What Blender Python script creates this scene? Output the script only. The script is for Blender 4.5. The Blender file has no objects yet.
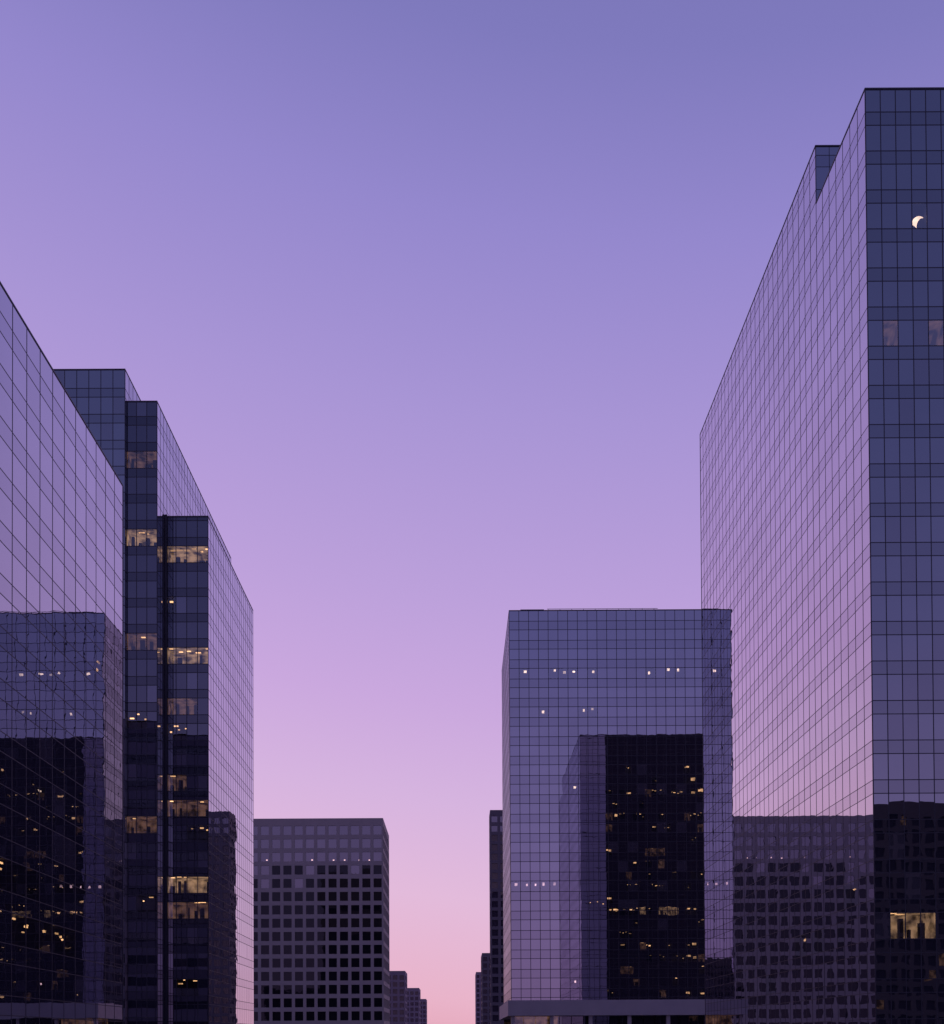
import bpy, math, random
from mathutils import Matrix, Vector
random.seed(7)
R = math.radians
col = bpy.context.scene.collection

# ------------------------------------------------------------ camera
F = 1000.0
tilt, roll = R(0.9), R(-0.3)
ROT = Matrix.Rotation(R(90) + tilt, 3, 'X') @ Matrix.Rotation(roll, 3, 'Z')
CAM = Vector((0, 0, 1.7))
v = ROT.transposed() @ Vector((0, 1, 0))
CX = 458 - F * v.x / -v.z
CY = 1040 + F * v.y / -v.z
cd = bpy.data.cameras.new('camera')
cam = bpy.data.objects.new('camera', cd)
col.objects.link(cam)
cam.matrix_world = Matrix.Translation(CAM) @ ROT.to_4x4()
cd.sensor_width = 36
cd.lens = F / 1024 * 36
cd.shift_x = (472 - CX) / 1024
cd.shift_y = (CY - 512) / 1024
cd.clip_end = 20000
bpy.context.scene.camera = cam

def ray(px, py):
    return ROT @ Vector(((px - CX) / F, -(py - CY) / F, -1))
def at_y(px, py, Y):
    d = ray(px, py); t = Y / d.y
    return CAM.x + d.x * t, CAM.z + d.z * t
def y_at_x(px, py, X):
    d = ray(px, py)
    return d.y * (X / d.x)
def proj(p):
    c = ROT.transposed() @ (Vector(p) - CAM)
    if c.z > -1: return None
    return CX + F * c.x / -c.z, CY - F * c.y / -c.z

# ------------------------------------------------------------ mesh helper
class MB:
    def __init__(s): s.v = []; s.f = []; s.m = []
    def quad(s, a, b, c, d, m=0):
        i = len(s.v); s.v += [a, b, c, d]; s.f.append((i, i+1, i+2, i+3)); s.m.append(m)
    def box(s, x0, x1, y0, y1, z0, z1, m=0):
        i = len(s.v)
        s.v += [(x0,y0,z0),(x1,y0,z0),(x1,y1,z0),(x0,y1,z0),(x0,y0,z1),(x1,y0,z1),(x1,y1,z1),(x0,y1,z1)]
        for f in ((0,3,2,1),(4,5,6,7),(0,1,5,4),(1,2,6,5),(2,3,7,6),(3,0,4,7)):
            s.f.append(tuple(i+k for k in f)); s.m.append(m)
    def obox(s, W, u0, u1, z0, z1, n0, n1, m=0):
        a = W.p(u0, z0, n0); b = W.p(u1, z1, n1)
        s.box(min(a[0],b[0]), max(a[0],b[0]), min(a[1],b[1]), max(a[1],b[1]), z0, z1, m)
    def build(s, name, mats, parent=None):
        if not s.f: return None
        if not isinstance(mats, (list, tuple)): mats = [mats]
        L = parent.location if parent else Vector((0,0,0))
        me = bpy.data.meshes.new(name)
        me.from_pydata([(a-L[0], b-L[1], c-L[2]) for a, b, c in s.v], [], s.f)
        for m in mats: me.materials.append(m)
        if len(mats) > 1: me.polygons.foreach_set('material_index', s.m)
        me.update()
        o = bpy.data.objects.new(name, me); col.objects.link(o)
        if parent: o.parent = parent
        return o

class Wall:            # a vertical wall from A to B, outward side on the right hand going A -> B
    def __init__(s, A, B):
        s.A = A; s.L = math.hypot(B[0]-A[0], B[1]-A[1])
        s.d = ((B[0]-A[0])/s.L, (B[1]-A[1])/s.L); s.n = (s.d[1], -s.d[0])
    def p(s, u, z, n=0.0):
        return (s.A[0]+s.d[0]*u+s.n[0]*n, s.A[1]+s.d[1]*u+s.n[1]*n, z)
    def hit(s, px, py):
        d = ray(px, py)
        den = d.x*s.n[0] + d.y*s.n[1]
        t = (s.A[0]*s.n[0] + s.A[1]*s.n[1]) / den
        q = CAM + d*t
        return (q.x-s.A[0])*s.d[0] + (q.y-s.A[1])*s.d[1], q.z

def thing(name, label, cat, loc, group=None):
    o = bpy.data.objects.new(name, None); col.objects.link(o)
    o.location = loc; o['label'] = label; o['category'] = cat
    if group: o['group'] = group
    return o
def struct(o): o['kind'] = 'structure'; return o

# ------------------------------------------------------------ materials
def lin(c): 
    return tuple((x/255/12.92 if x/255 <= .04045 else ((x/255+.055)/1.055)**2.4) for x in c) + (1,)
def newmat(name):
    m = bpy.data.materials.new(name); m.use_nodes = True
    m.node_tree.nodes.clear(); m.cycles.emission_sampling = 'NONE'
    return m, m.node_tree.nodes, m.node_tree.links
def glass(name, f0, f1, tint, body, power=3.0, wob=0.0032, rough=0.0, clear=False, sc=.35):
    m, N, L = newmat(name)
    out = N.new('ShaderNodeOutputMaterial'); mix = N.new('ShaderNodeMixShader')
    gl = N.new('ShaderNodeBsdfGlossy'); gl.inputs['Color'].default_value = tint; gl.inputs['Roughness'].default_value = rough
    if clear:
        df = N.new('ShaderNodeBsdfTransparent'); df.inputs['Color'].default_value = (.8,.8,.82,1)
    else:
        df = N.new('ShaderNodeBsdfDiffuse'); df.inputs['Color'].default_value = body
    geo = N.new('ShaderNodeNewGeometry')
    mp = N.new('ShaderNodeMapping'); mp.inputs['Scale'].default_value = (1, 1, 1.6)
    no = N.new('ShaderNodeTexNoise'); no.inputs['Scale'].default_value = sc; no.inputs['Detail'].default_value = 1.5
    bp = N.new('ShaderNodeBump'); bp.inputs['Strength'].default_value = 1; bp.inputs['Distance'].default_value = wob
    L.new(geo.outputs['Position'], mp.inputs['Vector']); L.new(mp.outputs[0], no.inputs['Vector']); L.new(no.outputs['Fac'], bp.inputs['Height'])
    L.new(bp.outputs['Normal'], gl.inputs['Normal'])
    lw = N.new('ShaderNodeLayerWeight'); lw.inputs['Blend'].default_value = .5
    pw = N.new('ShaderNodeMath'); pw.operation = 'POWER'; pw.inputs[1].default_value = power
    ml = N.new('ShaderNodeMath'); ml.operation = 'MULTIPLY_ADD'; ml.inputs[1].default_value = f1; ml.inputs[2].default_value = f0
    n2 = N.new('ShaderNodeTexNoise'); n2.inputs['Scale'].default_value = .06; n2.inputs['Detail'].default_value = 4
    L.new(geo.outputs['Position'], n2.inputs['Vector'])
    mr = N.new('ShaderNodeMapRange'); mr.inputs['To Min'].default_value = .84; mr.inputs['To Max'].default_value = 1.12
    L.new(n2.outputs['Fac'], mr.inputs['Value'])
    m2 = N.new('ShaderNodeMath'); m2.operation = 'MULTIPLY'; m2.use_clamp = True
    L.new(lw.outputs['Facing'], pw.inputs[0]); L.new(pw.outputs[0], ml.inputs[0])
    L.new(ml.outputs[0], m2.inputs[0]); L.new(mr.outputs[0], m2.inputs[1])
    L.new(m2.outputs[0], mix.inputs[0]); L.new(df.outputs[0], mix.inputs[1]); L.new(gl.outputs[0], mix.inputs[2])
    L.new(mix.outputs[0], out.inputs[0])
    return m
def matte(name, c, rough=.7, var=.25, scale=.4, metal=0.0):
    m, N, L = newmat(name)
    out = N.new('ShaderNodeOutputMaterial'); p = N.new('ShaderNodeBsdfPrincipled')
    geo = N.new('ShaderNodeNewGeometry'); no = N.new('ShaderNodeTexNoise')
    no.inputs['Scale'].default_value = scale; no.inputs['Detail'].default_value = 6
    L.new(geo.outputs['Position'], no.inputs['Vector'])
    r = N.new('ShaderNodeMixRGB'); r.inputs[1].default_value = tuple(x*(1-var) for x in c[:3])+(1,)
    r.inputs[2].default_value = tuple(x*(1+var) for x in c[:3])+(1,)
    L.new(no.outputs['Fac'], r.inputs[0]); L.new(r.outputs[0], p.inputs['Base Color'])
    p.inputs['Roughness'].default_value = rough; p.inputs['Metallic'].default_value = metal
    L.new(p.outputs[0], out.inputs[0]); return m
def glow(name, c, s, noisy=False, scale=.7, lo=.15):
    m, N, L = newmat(name)
    out = N.new('ShaderNodeOutputMaterial'); e = N.new('ShaderNodeEmission'); e.inputs[0].default_value = c
    e.inputs[1].default_value = s
    if noisy:
        geo = N.new('ShaderNodeNewGeometry'); no = N.new('ShaderNodeTexNoise')
        no.inputs['Scale'].default_value = scale; no.inputs['Detail'].default_value = 4
        L.new(geo.outputs['Position'], no.inputs['Vector'])
        mr = N.new('ShaderNodeMapRange'); mr.inputs['From Min'].default_value = .38; mr.inputs['From Max'].default_value = .65
        mr.inputs['To Min'].default_value = s*lo; mr.inputs['To Max'].default_value = s*1.7
        L.new(no.outputs['Fac'], mr.inputs['Value']); L.new(mr.outputs[0], e.inputs[1])
    L.new(e.outputs[0], out.inputs[0]); return m

G_MAIN = glass('silver_glass', .46, .62, (.91,.91,1,1), (.02,.02,.035,1))
G_MAI2 = glass('silver_glass_with_blind', .42, .60, (.91,.91,1,1), (.07,.065,.09,1))
G_SPAN = glass('silver_spandrel_glass', .42, .60, (.90,.90,1,1), (.02,.02,.035,1))
G_SIDE = glass('long_side_glass', .50, .64, (.95,.91,1,1), (.02,.02,.035,1), wob=.0035, sc=.3)
G_SSPN = glass('long_side_spandrel_glass', .45, .62, (.94,.90,1,1), (.02,.02,.035,1), wob=.0035, sc=.3)
G_DARK = glass('dark_glass', .17, .50, (.86,.88,1,1), (.026,.026,.042,1))
G_DAR2 = glass('dark_glass_with_blind', .22, .50, (.86,.88,1,1), (.05,.045,.06,1))
G_DSPN = glass('dark_spandrel_glass', .12, .45, (.86,.88,1,1), (.02,.02,.033,1))
G_BLUE = glass('slate_glass', .37, .5, (.90,.93,.98,1), (.018,.021,.034,1), wob=.004)
G_BLU2 = glass('slate_glass_with_blind', .31, .5, (.90,.92,.98,1), (.06,.06,.075,1), wob=.004)
G_BSPN = glass('slate_spandrel_glass', .31, .5, (.90,.93,.98,1), (.018,.021,.034,1), wob=.004)
G_REAR = glass('rear_glass', .0, .06, (.8,.88,1,1), (.026,.023,.034,1))
M_LIGHTEN = glass('reflection_lightening_panel', .03, .2, (.85,.9,1,1), (.36,.36,.54,1))  # invented pale panels, coloured to lighten how rear walls mirror in other glass
G_CLR = glass('clear_glass', .15, .5, (.85,.9,1,1), None, clear=True)
G_CLRR = glass('clear_rear_glass', .01, .1, (.85,.9,1,1), None, clear=True)
G_CLRS = glass('clear_silver_glass', .42, .60, (.89,.91,1,1), None, clear=True)
G_CLRB = glass('clear_slate_glass', .33, .5, (.90,.93,.98,1), None, clear=True)
G_WIN = glass('punched_window_glass', .03, .3, (.85,.88,1,1), (.012,.012,.016,1), wob=.006)
G_WIN2 = glass('sky_sheen_window_glass', .22, .4, (.95,.92,1,1), (.03,.028,.04,1), wob=.006)  # extra reflectivity for upper rows stands in for brighter mirrored sky
G_WIN3 = glass('hazy_window_glass', .2, .4, (.95,.9,1,1), (.05,.04,.06,1), wob=.006)  # lifted body and reflectivity put distance haze into the glass
M_MUL = matte('mullion_metal', (.03,.03,.046), .5, .2)
M_COP = matte('coping_metal', (.05,.05,.07), .45, .2)
M_ROOF = matte('roof_gravel', (.12,.12,.12), .9)
M_CONC = matte('pale_concrete', (.36,.32,.31), .85, .12, .15)
M_CONC2 = matte('dark_concrete', (.15,.13,.155), .85, .2, .15)
M_HAZE = matte('hazy_far_concrete', (.27,.22,.27), .9, .15, .1)  # distance haze put into a paler base colour
M_CONC3 = matte('darkest_concrete', (.055,.05,.06), .85, .2, .15)  # plain concrete in a very dark tone
M_STONE = matte('podium_stone', (.42,.39,.41), .6, .15, .3)
M_ROOM = glow('warm_room_glow', lin((255,200,152)), .28, True)  # walls and ceiling emit unevenly; the room's light is put into them
M_DIM = glow('dim_room_glow', lin((255,186,155)), .09, True)  # weaker self-glowing surfaces in place of lit ones
M_LAMP = glow('ceiling_lamp_glow', lin((255,194,134)), 1.9, True, .35, .3)
M_PALE = glow('pale_lamp_glow', lin((255,218,190)), 1.9, True, .35, .4)
M_PINK = glow('pink_lamp_glow', lin((255,205,215)), 1.5, True, .35, .4)
M_BLACK = matte('dark_interior', (.015,.015,.02), .8)
M_ASPH = matte('asphalt', (.05,.05,.052), .85, .2, 2)
M_PAVE = matte('paving', (.2,.19,.18), .85, .15, 1.2)
M_KERB = matte('kerb_stone', (.28,.27,.26), .8, .1, 1)
M_PAINT = matte('road_paint', (.7,.7,.68), .7, .1, 1)
M_SOIL = matte('ground', (.1,.1,.09), .9, .2, .02)
VAR = {G_MAIN.name: G_MAI2, G_DARK.name: G_DAR2, G_BLUE.name: G_BLU2}

# ------------------------------------------------------------ curtain wall
def phased(z0, z1, h, zs, vt):
    """rows of tall vision panes and short spandrel panes between z0 and z1; one vision row ends at height vt"""
    r = []; k = math.floor((z0-vt)/h)-1
    while True:
        a = vt+k*h; 
        for lo, hi, t in ((a-zs*h, a, 0), (a, a+(1-zs)*h, 1)):
            lo2 = max(lo, z0); hi2 = min(hi, z1)
            if hi2-lo2 > .25: r.append([lo2, hi2, t])
        if a > z1: break
        k += 1
    r[0][0] = z0; r[-1][1] = z1
    for i in range(1, len(r)): r[i][0] = r[i-1][1]
    return [tuple(x) for x in r]

class Building:
    def __init__(s, name, label, cat, loc):
        s.root = thing(name, label, cat, loc); s.panes = []; s.grid = MB(); s.cop = MB(); s.roof = MB()
    def room(s, W, u0, u1, z0, z1, kind):
        D = 4.5; m = MB(); e = .03; zt = z1+.15
        wall = 0
        if kind in ('dot', 'pink', 'spots', 'lamp', 'work'): wall = 1; D = 2.6
        m.quad(W.p(u0,z0,-D), W.p(u1,z0,-D), W.p(u1,zt,-D), W.p(u0,zt,-D), wall)
        m.quad(W.p(u0,z0,-e), W.p(u1,z0,-e), W.p(u1,z0,-D), W.p(u0,z0,-D), 1)
        m.quad(W.p(u0,zt,-e), W.p(u1,zt,-e), W.p(u1,zt,-D), W.p(u0,zt,-D), wall)
        m.quad(W.p(u0,z0,-e), W.p(u0,z0,-D), W.p(u0,zt,-D), W.p(u0,zt,-e), wall)
        m.quad(W.p(u1,z0,-e), W.p(u1,z0,-D), W.p(u1,zt,-D), W.p(u1,zt,-e), wall)
        lim = u1-.05
        if kind in ('bright', 'dim'):
            k = u0+.4
            while k < u1-.5:
                if random.random() < (.7 if kind == 'bright' else .2):
                    dd = random.uniform(.6, 2.6)
                    m.obox(W, k, min(lim, k+random.uniform(.35,1.0)), zt-.14, zt-.06, -dd-.3, -dd, 2)
                if random.random() < .7:
                    w = random.uniform(.15,.9); h = random.uniform(.9,2.2)
                    m.obox(W, k, min(lim, k+w), z0+.02, z0+h, -1.6, -1.2, 1)
                k += random.uniform(.9, 1.6)
        elif kind == 'spots':
            k = u0+random.uniform(.1,.6)
            while k < u1-.4:
                dd = random.uniform(.3, 1.6); zz = random.uniform(.1,1.2)
                m.obox(W, k, min(lim, k+random.uniform(.15,.75)), zt-zz-random.uniform(.08,.22), zt-zz, -dd-.15, -dd, 2)
                k += random.uniform(.6, 2.2)
        elif kind == 'work':
            k = u0+random.uniform(.1,.7); zz = random.uniform(.3,1.1)
            m.obox(W, k, min(lim, k+random.uniform(.7,1.6)), zt-zz-random.uniform(.3,.8), zt-zz, -.7, -.4, 2)
        elif kind == 'lamp':       # curved standard lamp shade close behind the pane
            c = (u0+u1)/2-.1; zc = z0+.9; pts = []
            for i in range(9):
                a = math.pi*(.95-.62*i/8)
                pts.append((c+.55+math.cos(a)*.75, zc+math.sin(a)*1.0, .34-.030*i))
            for (a0,b0,w0),(a1,b1,w1) in zip(pts[:-1], pts[1:]):
                m.quad(W.p(a0-w0*.5,b0+w0*.3,-.8), W.p(a0+w0,b0-w0,-.8), W.p(a1+w1,b1-w1,-.8), W.p(a1-w1*.5,b1+w1*.3,-.8), 2)
        else:
            c = (u0+u1)/2 + random.uniform(-.5,.5); w = random.uniform(.17,.36); q = random.uniform(.3,.75); t = random.uniform(.1,.9)
            m.obox(W, c-w, c+w, zt-t-q, zt-t, -.9, -.6, 2)
        mats = [M_ROOM if kind == 'bright' else M_DIM, M_BLACK, M_PINK if kind == 'pink' else (M_PALE if kind in ('dot','lamp') else M_LAMP)]
        m.build('lit_room', mats, s.root)
    def face(s, A, B, rows, bay, mats=(None, None), lit=(), mw=.06, tilt=.0004, seen=None, rnd=0, kinds=('bright','dim','dot'), proud=.02, rowlit=()):
        W = Wall(A, B); nc = max(1, round(W.L/bay)); b = W.L/nc; zb = rows[0][0]; zt = rows[-1][1]
        litc = {}
        vis = [i for i, r in enumerate(rows) if r[2] == 0]
        clr = G_CLRS if mats[0] in (G_MAIN, G_SIDE) else (G_CLRB if mats[0] is G_BLUE else (G_CLRR if mats[0] is G_REAR else G_CLR))
        def put(ri, c0, c1, kind):
            for c in range(c0, c1+1):
                if (ri, c) in litc: return
            for c in range(c0, c1+1): litc[(ri, c)] = clr if (kind != 'bright' or clr in (G_CLRB, G_CLRR)) else G_CLR
            z0, z1, _ = rows[ri]
            s.room(W, c0*b+.02, (c1+1)*b-.02, z0, z1, kind)
        for (xa, xb, py, kind) in lit:
            ua, z = W.hit(xa, py); ub, _ = W.hit(xb, py)
            if ua > ub: ua, ub = ub, ua
            ri = min(vis, key=lambda i: abs((rows[i][0]+rows[i][1])/2 - z))
            c0 = min(nc-1, max(0, int(ua/b))); c1 = min(nc-1, max(0, int(ub/b)))
            put(ri, c0, c1, kind)
        for (z, pr, kd) in rowlit:
            ri = min(vis, key=lambda i: abs((rows[i][0]+rows[i][1])/2 - z))
            for c in range(nc):
                if random.random() < pr: put(ri, c, c, random.choice(kd))
        for _ in range(rnd):
            ri = random.choice([i for i in vis if rows[i][1] < zt*.92])
            c0 = random.randrange(nc); n = random.choice((0,0,0,0,1,1))
            put(ri, c0, min(nc-1, c0+n), random.choice(kinds))
        for ri, (z0, z1, t) in enumerate(rows):
            for c in range(nc):
                u0 = c*b; u1 = u0+b
                a_ = random.gauss(0, tilt); b_ = random.gauss(0, tilt)
                def o(u, z): return a_*(u-(u0+u1)/2) + b_*(z-(z0+z1)/2)
                q = (W.p(u0,z0,o(u0,z0)), W.p(u1,z0,o(u1,z0)), W.p(u1,z1,o(u1,z1)), W.p(u0,z1,o(u0,z1)))
                base = mats[t]
                if t == 0 and random.random() < .13: base = VAR.get(base.name, base)
                m = litc.get((ri, c), base)
                sc = 0
                pc = proj(W.p((u0+u1)/2, (z0+z1)/2))
                if seen is not None and pc and 0 < pc[0] < 944 and 0 < pc[1] < 1024 and seen(*pc):
                    P = [proj(x) for x in q]
                    if all(P):
                        sc = abs(sum(P[i][0]*P[(i+1)%4][1]-P[(i+1)%4][0]*P[i][1] for i in range(4)))/2
                        if (ri, c) in litc: sc *= 3
                s.panes.append((sc, q, m))
        for c in range(nc+1):
            u = c*b; s.grid.obox(W, u-mw/2, u+mw/2, zb, zt, -.05, proud)
        zz = sorted(set([r[0] for r in rows]+[r[1] for r in rows]))
        for z in zz:
            s.grid.obox(W, 0, W.L, z-mw/2, z+mw/2, -.05, proud-.006)
        s.cop.obox(W, -.03, W.L+.03, zt+.06, zt+.2, -.5, .05)
    def slab(s, x0, x1, y0, y1, z):
        s.roof.box(x0+.55, x1-.55, y0+.55, y1-.55, z-.4, z+.1)
    def blank(s, A, B, z0, z1, m):
        W = Wall(A, B); k = MB(); k.quad(W.p(0,z0), W.p(W.L,z0), W.p(W.L,z1), W.p(0,z1)); k.build('rear_wall', m, s.root)
    def finish(s):
        s.panes.sort(key=lambda t: -t[0])
        rest = {}
        for i, (sc, q, m) in enumerate(s.panes):
            if i < 98 and sc > 0:
                k = MB(); k.quad(*q); k.build('window_pane', m, s.root)
            else:
                rest.setdefault(m.name, [MB(), m])[0].quad(*q)
        allm = [x[1] for x in rest.values()]; big = MB()
        for i, (mb, m) in enumerate(rest.values()):
            for j in range(0, len(mb.v), 4): big.quad(*mb.v[j:j+4], i)
        o = big.build('window_pane', allm, s.root)
        if o: o['kind'] = 'stuff'
        s.grid.build('mullion_grid', M_MUL, s.root)
        s.cop.build('roof_coping', M_COP, s.root)
        s.roof.build('roof', M_ROOF, s.root)

SIL = (G_MAIN, G_SPAN); DRK = (G_DARK, G_DSPN); BLU = (G_BLUE, G_BSPN); SID = (G_SIDE, G_SSPN)

# ---- right tower
XR, ZR = at_y(865, 90, 100.0)
YS = y_at_x(816, 200, XR)
_, ZS = at_y(815, 147, YS)
YE = y_at_x(700, 432, XR)
h = ZR/24*.981
T = Building('glass_tower', 'tallest glass tower, stepped roof and mirrored side wall, filling the right edge', 'tower', (XR, 100, 0))
XR2 = XR+46
_, vt = at_y(900, 203, 100.0)
rowsA = phased(0, ZR, h, .66, vt); rowsB = phased(0, ZS, h, .66, vt); top = phased(ZR, ZS, h, .66, vt)
T.face((XR,100), (XR2,100), rowsA, 1.55, BLU, seen=lambda x, y: x > 865,
       lit=[(917,917,217,'lamp'),(936,942,335,'dim'),(898,898,335,'dim'),(903,930,922,'bright')], mw=.085, tilt=.0008)
T.face((XR,YS), (XR,100), rowsA, 1.95, SID, seen=lambda x, y: x > 700, mw=.06, lit=[(850,852,905,'spots'),(838,841,952,'spots')])  # lamp rooms added here stand in for warm specks mirrored in the wall
T.face((XR,YE), (XR,YS), rowsB, 1.95, SID, seen=lambda x, y: x > 700, mw=.065,
       lit=[(770,774,985,'spots'),(745,747,940,'spots'),(800,803,958,'spots'),(815,818,940,'spots')])  # more added lamp rooms in place of mirrored specks
T.face((XR,YS), (XR2,YS), top, 1.6, SIL, seen=lambda x, y: x < 841)
XM = XR+8.6
z_of = lambda y: (1040-y)*.338
T.face((XR2,YE), (XM,YE), rowsB, 2.2, (G_REAR,G_REAR), rnd=70, mw=.1, kinds=('dim','spots','work','spots'),
       rowlit=[(z_of(902),.8,('bright','work','spots')),(z_of(785),.3,('spots','work')),(z_of(810),.35,('spots','work')),(z_of(828),.35,('work','dim')),
               (z_of(940),.5,('bright','spots','work')),(z_of(960),.4,('dim','work','spots')),(z_of(866),.3,('spots',)),(z_of(768),.2,('work',))])
T.face((XM,YE), (XR,YE), rowsB, 2.2, (M_LIGHTEN,M_LIGHTEN), mw=.1)  # added pale strip, blends the mirrored tower edge into the sky reflection
T.blank((XR2,100), (XR2,YE), 0, ZR, G_DARK)
T.slab(XR, XR2, 100, YS, ZR); T.slab(XR, XR2, YS, YE, rowsB[-1][1])
T.finish()

# ---- broad tower facing the camera, centre right
YD = 253.0
XD, ZD = at_y(509, 611, YD)
YDE = YD+42
D = Building('glass_office_block', 'broad flat topped glass office block standing beside the tall right tower', 'building', (XD, YD, 0))
_, vt = at_y(600, 668, YD)
rowsD = phased(11.5, ZD, 4.93, .55, vt)
XD2 = XD+72
dl = []
for x in (523,528,551,560,569,588,655,669,677,682): dl.append((x,x,673,'dot'))
for x in (546,580,590,595): dl.append((x,x,713,'dot'))
for x in (515,523,532,546,556): dl.append((x,x,886,'pink'))
dl += [(573,573,790,'dot'),(590,604,903,'spots'),(573,573,980,'pink')]
D.face((XD,YD), (XD2,YD), rowsD, 2.45, SIL, seen=lambda x, y: 509 < x < 700, lit=dl, mw=.14)
D.face((XD,YDE), (XD,YD), rowsD, 2.45, DRK, seen=lambda x, y: True, mw=.12)  # dark glass chosen to darken this side's reflection in the left block
D.blank((XD2,YD), (XD2,YDE), 0, ZD, G_DARK); D.blank((XD2,YDE), (XD,YDE), 0, ZD, G_DARK)
D.slab(XD, XD2, YD, YDE, ZD)
D.finish()
m = MB(); m.box(XD-1.2, XD2, YD-7, YDE+2, 7.6, 11.4); m.build('podium_canopy', M_STONE, D.root)
x = XD-.4
while x < XD2:
    m = MB(); m.box(x, x+.9, YD-6, YD-5.1, 0, 7.58); m.build('podium_column', M_STONE, D.root); x += 9.6
W = Wall((XD,YD-2), (XD2,YD-2)); nb = 24; bb = W.L/nb
for i in range(nb):
    m = MB(); m.quad(W.p(i*bb,0), W.p((i+1)*bb-.15,0), W.p((i+1)*bb-.15,7.55), W.p(i*bb,7.55))
    m.build('lobby_window', G_CLR if i < 4 else G_DARK, D.root)
m = MB()
m.quad((XD,YD+3,0),(XD+4*bb,YD+3,0),(XD+4*bb,YD+3,7.5),(XD,YD+3,7.5),0)
m.quad((XD,YD-1.9,7.5),(XD+4*bb,YD-1.9,7.5),(XD+4*bb,YD+3,7.5),(XD,YD+3,7.5),0)
m.build('lobby_room', [M_DIM], D.root)
m = MB(); m.box(XD+3, XD+9, YD+1.2, YD+6, ZD+.3, ZD+.9)
for i in range(10): m.box(XD+10+i*3, XD+10.1+i*3, YD+.6, YD+.7, ZD+.2, ZD+.7)
m.box(XD+9.8, XD+38, YD+.55, YD+.75, ZD+.702, ZD+.76)
m.build('roof_plant', M_COP, D.root)

# ---- left near block
XL = -38.0
Y1 = y_at_x(123, 487, XL)
z1 = CAM.z + ray(123,487).z * (Y1/ray(123,487).y)
L1 = Building('glass_office_block', 'nearest glass block at the left edge with sloping roofline and wide panes', 'building', (XL, Y1, 0))
h1 = z1/14.8
rows1 = phased(0, z1, h1, .62, z1-h1*.9)
L1.face((XL,Y1-48.2), (XL,Y1), rows1, 2.8, SIL, seen=lambda x, y: x < 124, mw=.075,
   lit=[(104,110,673,'spots'),(30,36,897,'spots'),(16,44,944,'spots'),(100,104,905,'spots'),(58,64,925,'spots'),(6,12,868,'spots')])  # added lamp strips, partly standing in for mirrored streaks of light
L1.face((XL,Y1), (XL-30,Y1), rows1, 2.7, (M_LIGHTEN,G_MAIN), mw=.12)  # pale rear panels added to soften the dark reflection on the stepped building
L1.blank((XL-30,Y1-48.2), (XL,Y1-48.2), 0, z1, G_DARK); L1.blank((XL-30,Y1), (XL-30,Y1-48.2), 0, z1, G_DARK)
L1.slab(XL-30, XL, Y1-48.2, Y1, z1); L1.finish()

# ---- left stepped complex: three stepped volumes of one building
XC, ZC = at_y(208, 517, 160.0)
YB = 155.6
XB_, ZB = at_y(157, 402, YB)
YA = YB-.6
XA, ZA = at_y(125, 370, YA)
YCE = y_at_x(253, 608, XC)
YBE = y_at_x(231, 556, XB_)
S = Building('stepped_glass_building', 'dark stepped glass building with three rooftop levels behind the nearest left block', 'building', (XC, 160, 0))
hc = ZC/21
_, vc = at_y(185, 546, 160.0); _, vb = at_y(140, 529, YB)
rC = phased(0, ZC, hc, .66, vc); rB = phased(0, ZB, hc, .66, vb); rA = phased(0, ZA, hc, .66, vb)
S.face((XB_,160), (XC,160), rC, 1.75, DRK, seen=lambda x, y: x > 162, mw=.12,
   lit=[(166,207,555,'bright'),(168,176,604,'spots'),(168,200,653,'bright'),(168,196,716,'dim'),(172,180,742,'spots'),(170,200,800,'dim'),
        (168,202,881,'bright'),(195,203,830,'spots'),(170,200,905,'dim'),(180,190,975,'spots'),(168,186,775,'dim')])
S.face((XC,160), (XC,YCE), rC, 1.75, SIL, seen=lambda x, y: x > 207, mw=.08)
S.face((XA,YB), (XB_,YB), rB, 1.75, DRK, seen=lambda x, y: x > 125, mw=.12,
   lit=[(126,156,471,'dim'),(127,155,537,'bright'),(130,140,720,'spots'),(140,150,905,'spots'),(128,150,640,'dim'),(128,154,830,'dim')])
S.face((XB_,YB), (XB_,YBE), rB, 1.75, SIL, seen=lambda x, y: (x < 163 or y < 517), mw=.08)
S.face((XA-34,YA), (XA,YA), rA, 1.9, BLU, seen=lambda x, y: x > 50 and y < 487, mw=.11)
S.face((XA,YA), (XA,YBE), rA, 1.9, SIL, mw=.08)
S.blank((XC,YCE), (XA-34,YCE), 0, ZC, G_DARK); S.blank((XA-34,YCE), (XA-34,YA), 0, ZC, G_DARK)
S.blank((XA-34,YBE), (XA-34,YA), ZC, ZA, G_DARK)
S.blank((XB_,YBE), (XA,YBE), ZC, ZB, G_DARK); S.blank((XA,YBE), (XA-34,YBE), ZC, ZA, G_DARK)
S.slab(XB_, XC, 160, YCE, ZC); S.slab(XA, XB_, YB, YBE, ZB); S.slab(XA-34, XA, YA, YBE, ZA); S.slab(XA-34, XB_, YBE, YCE, ZC)
S.finish()
m = MB(); m.box(XB_+.03, XB_+.38, 159.6, 159.94, 0, ZC+.25); m.build('corner_post', M_MUL, S.root)

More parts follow.
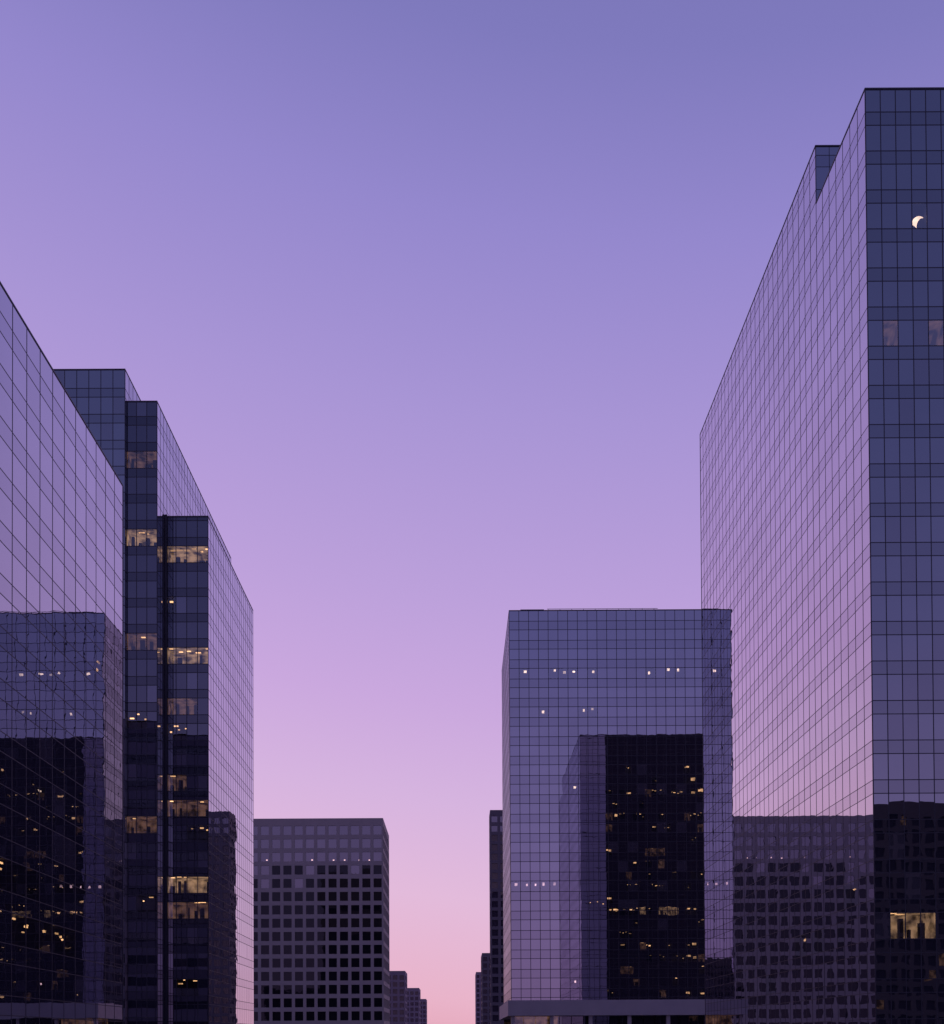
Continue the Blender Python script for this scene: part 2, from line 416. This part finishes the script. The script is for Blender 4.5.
# ------------------------------------------------------------ punched-window buildings
def punched(name, label, cat, x0, x1, y0, y1, z1, pitch, floor, conc, faces, wf=.68, hf=.66, parap=3.0, rec=.7, litp=.05, cap=96, zbot=0.0, win=None, hi=0, win2=None):
    win = win or G_WIN
    root = thing(name, label, cat, (x0, y0, 0)); wall = MB(); panes = []
    cor = {'front': ((x0,y0),(x1,y0)), 'right': ((x1,y0),(x1,y1)), 'left': ((x0,y1),(x0,y0)), 'rear': ((x1,y1),(x0,y1))}
    nr = int((z1-parap-zbot)/floor); zb = z1-parap-nr*floor
    for key in ('front','right','left','rear'):
        A, B = cor[key]; W = Wall(A, B)
        if key not in faces:
            e = rec if key in ('left','right') else 0
            wall.obox(W, e, W.L-e, 0, z1, -rec, 0); continue
        e = rec if key in ('left','right') else 0.0
        Lw = W.L-2*e; nc = max(1, round(Lw/pitch)); p = Lw/nc; w = p*wf
        ctr = [e+p*(i+.5) for i in range(nc)]
        edges = [e]+[c for k in ctr for c in (k-w/2, k+w/2)]+[e+Lw]
        for i in range(0, len(edges), 2): wall.obox(W, edges[i], edges[i+1], 0, z1, -rec, 0)
        for k in ctr:
            wall.obox(W, k-w/2, k+w/2, 0, zb+floor*(1-hf)*.5, -rec, -.004)
            for r in range(nr):
                a = zb+r*floor+floor*(1-hf)*.5; t = a+floor*hf
                nxt = z1 if r == nr-1 else t+floor*(1-hf)
                wall.obox(W, k-w/2, k+w/2, t, nxt, -rec, -.004)
                a_ = random.gauss(0,.002); b_ = random.gauss(0,.002)
                def o(u, z): return -rec+.12+a_*(u-k)+b_*(z-a)
                q = (W.p(k-w/2,a,o(k-w/2,a)), W.p(k+w/2,a,o(k+w/2,a)), W.p(k+w/2,t,o(k+w/2,t)), W.p(k-w/2,t,o(k-w/2,t)))
                pc = proj(W.p(k,(a+t)/2)); sc = 0
                if pc and 0 < pc[0] < 944 and 0 < pc[1] < 1024: sc = 1000-W.p(k,a)[1]+ (5000 if 250 < pc[0] < 508 else 0)
                top_ = nr-1-r
                pr = 1 if top_ < hi else max(0, .55-.25*(top_-hi))
                g = win2 if (win2 and random.random() < pr) else win
                panes.append((sc, random.random(), q, M_DIM if random.random() < litp else g))
    panes.sort(key=lambda t: (-t[0], t[1])); big = MB()
    mats = [win, M_DIM, win2 or win]
    for i, (sc, _, q, m) in enumerate(panes):
        if i < cap and sc > 0:
            k = MB(); k.quad(*q); k.build('window', m, root)
        else: big.quad(*q, 1 if m is M_DIM else (2 if m is win2 else 0))
    o = big.build('window', mats, root)
    if o: o['kind'] = 'stuff'
    wall.build('wall', conc, root)
    m = MB(); m.box(x0+rec+.01, x1-rec-.01, y0+rec+.01, y1-rec-.01, z1-1.2, z1-.8); m.build('roof', M_ROOF, root)
    return root

YEf = 413.0
XE, ZE = at_y(383, 818, YEf)
YEb = y_at_x(389, 836, XE)
E = punched('concrete_office_block', 'pale concrete office block with square windows in a grid at the street end', 'building',
        XE-84, XE, YEf, YEb, ZE, 4.7, 5.5, M_CONC, ('front','right'), litp=0, parap=2.2, wf=.72, hf=.68, rec=.4, hi=3, win2=G_WIN2)
for px in (268,281,293,306,312,332,345,358,371):        # small lamps on the window heads of one upper floor
    x, z = at_y(px+random.uniform(-2,2), 860, YEf)
    m = MB(); m.box(x-.3, x+.3, YEf+.14, YEf+.24, z-.2, z+.2); m.build('window_lamp', M_PINK, E)
def px_block(name, label, xl, xr, ytop, Y, dep, conc, faces, pitch=3.6, floor=3.9, litp=0, win=None):
    a, z = at_y(xl, ytop, Y); b, _ = at_y(xr, ytop, Y)
    return punched(name, label, 'building', a, b, Y, Y+dep, z, pitch, floor, conc, faces, parap=1.8, rec=.5, litp=litp, win=win)
px_block('slab_building', 'slim dark tower seen edge on beside the broad glass block', 490, 560, 810, 410, 12, M_CONC2, ('front','left'), win=G_WIN3)
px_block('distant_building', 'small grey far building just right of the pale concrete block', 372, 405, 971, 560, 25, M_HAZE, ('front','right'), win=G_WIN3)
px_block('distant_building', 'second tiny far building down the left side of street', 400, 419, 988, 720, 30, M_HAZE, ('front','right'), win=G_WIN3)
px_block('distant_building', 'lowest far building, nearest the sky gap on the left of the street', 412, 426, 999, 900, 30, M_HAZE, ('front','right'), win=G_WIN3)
px_block('distant_building', 'far dark building next to the slim tower on right of street', 482, 500, 953, 600, 30, M_CONC2, ('front','left'), win=G_WIN3)
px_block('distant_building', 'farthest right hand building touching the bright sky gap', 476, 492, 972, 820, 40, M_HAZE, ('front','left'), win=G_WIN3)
# blocks on the near side of the crossing, mirrored in the glass fronts
punched('office_block', 'dark office block with lit windows mirrored in the tall tower front', 'building', 68, 165, -110, -60, 63, 3.4, 4.0, M_CONC3, ('rear','left'), litp=.03, win=G_REAR)
punched('office_block', 'dark office block mirrored in the stepped left building', 'building', -175, -46, -120, -70, 48, 3.4, 4.0, M_CONC3, ('rear','right'), litp=.03, win=G_REAR)

# ------------------------------------------------------------ ground
m = MB(); m.quad((-6000,-3000,-.13),(6000,-3000,-.13),(6000,9000,-.13),(-6000,9000,-.13)); struct(m.build('ground', M_SOIL))
m = MB(); m.quad((-14,-300,-.12),(14,-300,-.12),(14,1200,-.12),(-14,1200,-.12)); struct(m.build('road', M_ASPH))
for sx in (-1, 1):
    m = MB(); a, b = sorted((sx*14.3, sx*150)); m.box(a, b, -300, 1200, -.12, 0.0); struct(m.build('pavement', M_PAVE))
    m = MB(); a, b = sorted((sx*14, sx*14.3)); m.box(a, b, -300, 1200, -.12, .01); struct(m.build('kerb', M_KERB))
m = MB()
for i in range(120):
    for x in (-7, 0, 7): m.quad((x-.08,-300+i*12,-.116),(x+.08,-300+i*12,-.116),(x+.08,-296+i*12,-.116),(x-.08,-296+i*12,-.116))
struct(m.build('road_marking', M_PAINT))

# ------------------------------------------------------------ sky
w = bpy.data.worlds.new('World'); bpy.context.scene.world = w; w.use_nodes = True
N = w.node_tree.nodes; L = w.node_tree.links; N.clear()
out = N.new('ShaderNodeOutputWorld'); bg = N.new('ShaderNodeBackground'); tc = N.new('ShaderNodeTexCoord')
sp = N.new('ShaderNodeSeparateXYZ'); L.new(tc.outputs['Generated'], sp.inputs[0])
ma = N.new('ShaderNodeMath'); ma.operation = 'MULTIPLY_ADD'; ma.inputs[1].default_value = .12
L.new(sp.outputs['X'], ma.inputs[0]); L.new(sp.outputs['Z'], ma.inputs[2])
def ramp(stops):
    r = N.new('ShaderNodeValToRGB'); e = r.color_ramp.elements
    while len(e) > 1: e.remove(e[0])
    e[0].position = stops[0][0]; e[0].color = lin(stops[0][1])
    for p, c in stops[1:]:
        k = e.new(p); k.color = lin(c)
    return r
fr = ramp([(0,(230,170,188)),(.04,(233,180,202)),(.14,(227,187,219)),(.233,(214,180,223)),(.32,(202,168,222)),(.403,(189,161,219)),(.539,(168,149,213)),(.643,(148,136,205)),(.721,(127,122,189)),(1,(88,90,150))])
bk = ramp([(0,(165,130,180)),(.2,(153,136,196)),(.36,(124,119,182)),(.5,(102,104,164)),(.75,(80,86,142)),(1,(70,75,130))])
L.new(ma.outputs[0], fr.inputs[0]); L.new(sp.outputs['Z'], bk.inputs[0])
mr = N.new('ShaderNodeMapRange'); mr.interpolation_type = 'SMOOTHSTEP'
mr.inputs['From Min'].default_value = .25; mr.inputs['From Max'].default_value = -.7
L.new(sp.outputs['Y'], mr.inputs['Value'])
mx = N.new('ShaderNodeMixRGB'); L.new(mr.outputs[0], mx.inputs[0]); L.new(fr.outputs[0], mx.inputs[1]); L.new(bk.outputs[0], mx.inputs[2])
L.new(mx.outputs[0], bg.inputs[0]); bg.inputs[1].default_value = 1.0
L.new(bg.outputs[0], out.inputs[0])
sc = bpy.context.scene
sc.view_settings.view_transform = 'Standard'; sc.view_settings.look = 'None'; sc.view_settings.exposure = 0
